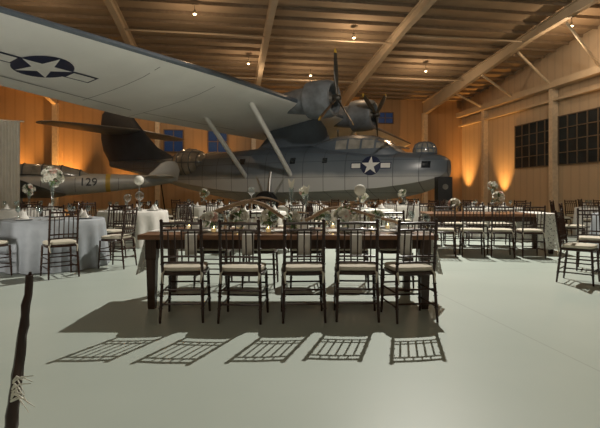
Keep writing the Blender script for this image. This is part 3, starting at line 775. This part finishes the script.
# ---------------------------------------------------------------- small trainer aircraft
TA=empty('trainer_airplane',(-10.6,19.1,0),math.radians(-165),'small silver low-wing propeller plane with yellow and red accents','airplane')
tb=B(); rings=[]
for x,z,ry,rz in interp([(3.0,1.40,.42,.38),(2.9,1.40,.48,.44),(2.2,1.40,.5,.47),(1.5,1.41,.48,.49),(.5,1.43,.46,.5),(-1,1.47,.42,.46),(-2.5,1.54,.32,.38),(-4,1.62,.2,.27),(-5.2,1.70,.07,.13)],3):
    rings.append([(x,ry*math.cos(2*pi*k/20),z+rz*math.sin(2*pi*k/20)) for k in range(20)])
tb.loft(rings); obj('fuselage',tb,M_silver,TA); tbv=tb.bvh()
b=B(); rings=[]
for x,z,w,h in ((1.7,1.85,.28,.05),(1.3,1.88,.34,.34),(.6,1.88,.36,.44),(-.8,1.84,.34,.42),(-1.5,1.82,.26,.26),(-1.9,1.8,.15,.08)):
    rings.append([(x,w*math.cos(pi*k/10),z+h*math.sin(pi*k/10)) for k in range(11)])
b.loft(rings); cno=obj('canopy',b,M_paleglass,TA)
for x,z,w,h in ((1.3,1.88,.35,.35),(.6,1.88,.37,.45),(-.1,1.86,.365,.44),(-.8,1.84,.35,.43),(-1.5,1.82,.27,.27)):
    b=B(); b.tube([(x,w*math.cos(pi*k/10),z+h*math.sin(pi*k/10)) for k in range(11)],.025,5)
    obj('canopy_frame',b,M_slateD,cno)
for x in (1.9,.9,-.1,-1.35,-3.0,-3.9):
    pane(rect(x-.012,1.15,x+.012,1.75),lambda u,v:((u,5,v),(0,-1,0)),tbv,M_seam,'fuselage_seam',TA,4)
b=B()
def twr(y,x0,x1,z,th): return [((x0+x1)/2+(x0-x1)/2*math.cos(2*pi*k/20),y,z+th*math.sin(2*pi*k/20)) for k in range(20)]
b.loft([twr(y,*q) for y,q in ((-6.1,(.6,-.4,1.55,.03)),(-5.8,(.85,-.6,1.52,.06)),(-2,(1.3,-.9,1.18,.13)),(0,(1.4,-1.0,1.06,.16)),(2,(1.3,-.9,1.20,.13)),(5.0,(.85,-.6,1.56,.06)),(5.3,(.6,-.4,1.6,.03)))]); obj('wing',b,M_slate,TA)
b=B(); b.loft([twr(y,*q) for y,q in ((-1.9,(-4.6,-5.0,1.8,.03)),(-1.7,(-4.3,-5.2,1.8,.05)),(0,(-4.0,-5.3,1.8,.07)),(1.7,(-4.3,-5.2,1.8,.05)),(1.9,(-4.6,-5.0,1.8,.03)))]); obj('tailplane',b,M_silver,TA)
b=B(); b.loft([vring(1.65,-3.9,-5.4,.06),vring(2.1,-4.4,-5.5,.05),vring(2.4,-4.7,-5.4,.03),vring(2.5,-4.9,-5.3,.02)]); obj('tail_fin',b,M_silver,TA)
b=B(); b.lathe([(.37,-2.5),(.385,-2.5),(.37,-2.68),(.355,-2.68)],24,c=(0,0,1.545),axis='x'); obj('yellow_band',b,M_ochre,TA)
b=B(); b.lathe([(.40,3.06),(.5,2.98),(.5,2.72),(.46,2.72)],24,c=(0,0,1.40),axis='x'); obj('red_cowl_ring',b,M_red,TA)
b=B(); b.lathe([(.02,3.45),(.1,3.4),(.13,3.2),(.12,3.05)],16,c=(0,0,1.40),axis='x')
for k in range(2):
    a=math.radians(60+180*k); d=Vector((0,math.sin(a),math.cos(a))); t=Vector((0,math.cos(a),-math.sin(a))); X=Vector((1,0,0)); R=[]
    for r_,w_,tw,th in ((.08,.05,1,.04),(.4,.1,.8,.03),(.9,.11,.5,.02),(1.2,.09,.4,.015),(1.32,.03,.4,.01)):
        ax=t*math.cos(tw)+X*math.sin(tw); nx=-t*math.sin(tw)+X*math.cos(tw); c0=Vector((3.25,0,1.40))+d*r_
        R.append([c0+ax*w_*math.cos(2*pi*q/10)+nx*th*math.sin(2*pi*q/10) for q in range(10)])
    b.loft(R)
obj('propeller',b,M_prop,TA)
for y in (-1.3,1.3):
    b=B(); b.lathe([(.1,-.08),(.3,-.09),(.35,-.04),(.35,.04),(.3,.09),(.1,.08)],20,c=(1.1,y,.35),axis='y'); obj('wheel',b,M_black,TA)
    b=B(); b.tube([(1.1,y*1.06,.35),(1.1,y*1.06,1.1)],.05,8); obj('landing_gear_leg',b,M_metal,TA)
b=B(); b.lathe([(.03,-.04),(.14,-.05),(.14,.05),(.03,.04)],12,c=(-4.9,0,.14),axis='y'); b.tube([(-4.9,0,.14),(-4.7,0,1.62)],.03,6); obj('tail_wheel',b,M_black,TA)
pm=lambda x0,z0:(lambda u,v:((x0-u,5,z0+v),(0,-1,0)))
text_decal('129',.46,M_numb,TA,tbv,pm(-1.85,1.56))
light('SPOT','trainer_light',(-5.5,9,7.2),(1,.88,.72),420,(-9.5,19,1.5),.2,50,.9)  # unseen spot aimed at the small plane

# ---------------------------------------------------------------- camera
cam=bpy.data.cameras.new('camera'); co=bpy.data.objects.new('camera',cam); C.objects.link(co)
co.location=(0,0,1.2); co.rotation_euler=(pi/2,0,0); cam.lens=28; cam.sensor_width=36; cam.shift_y=-.0383; cam.clip_end=300
S.camera=co
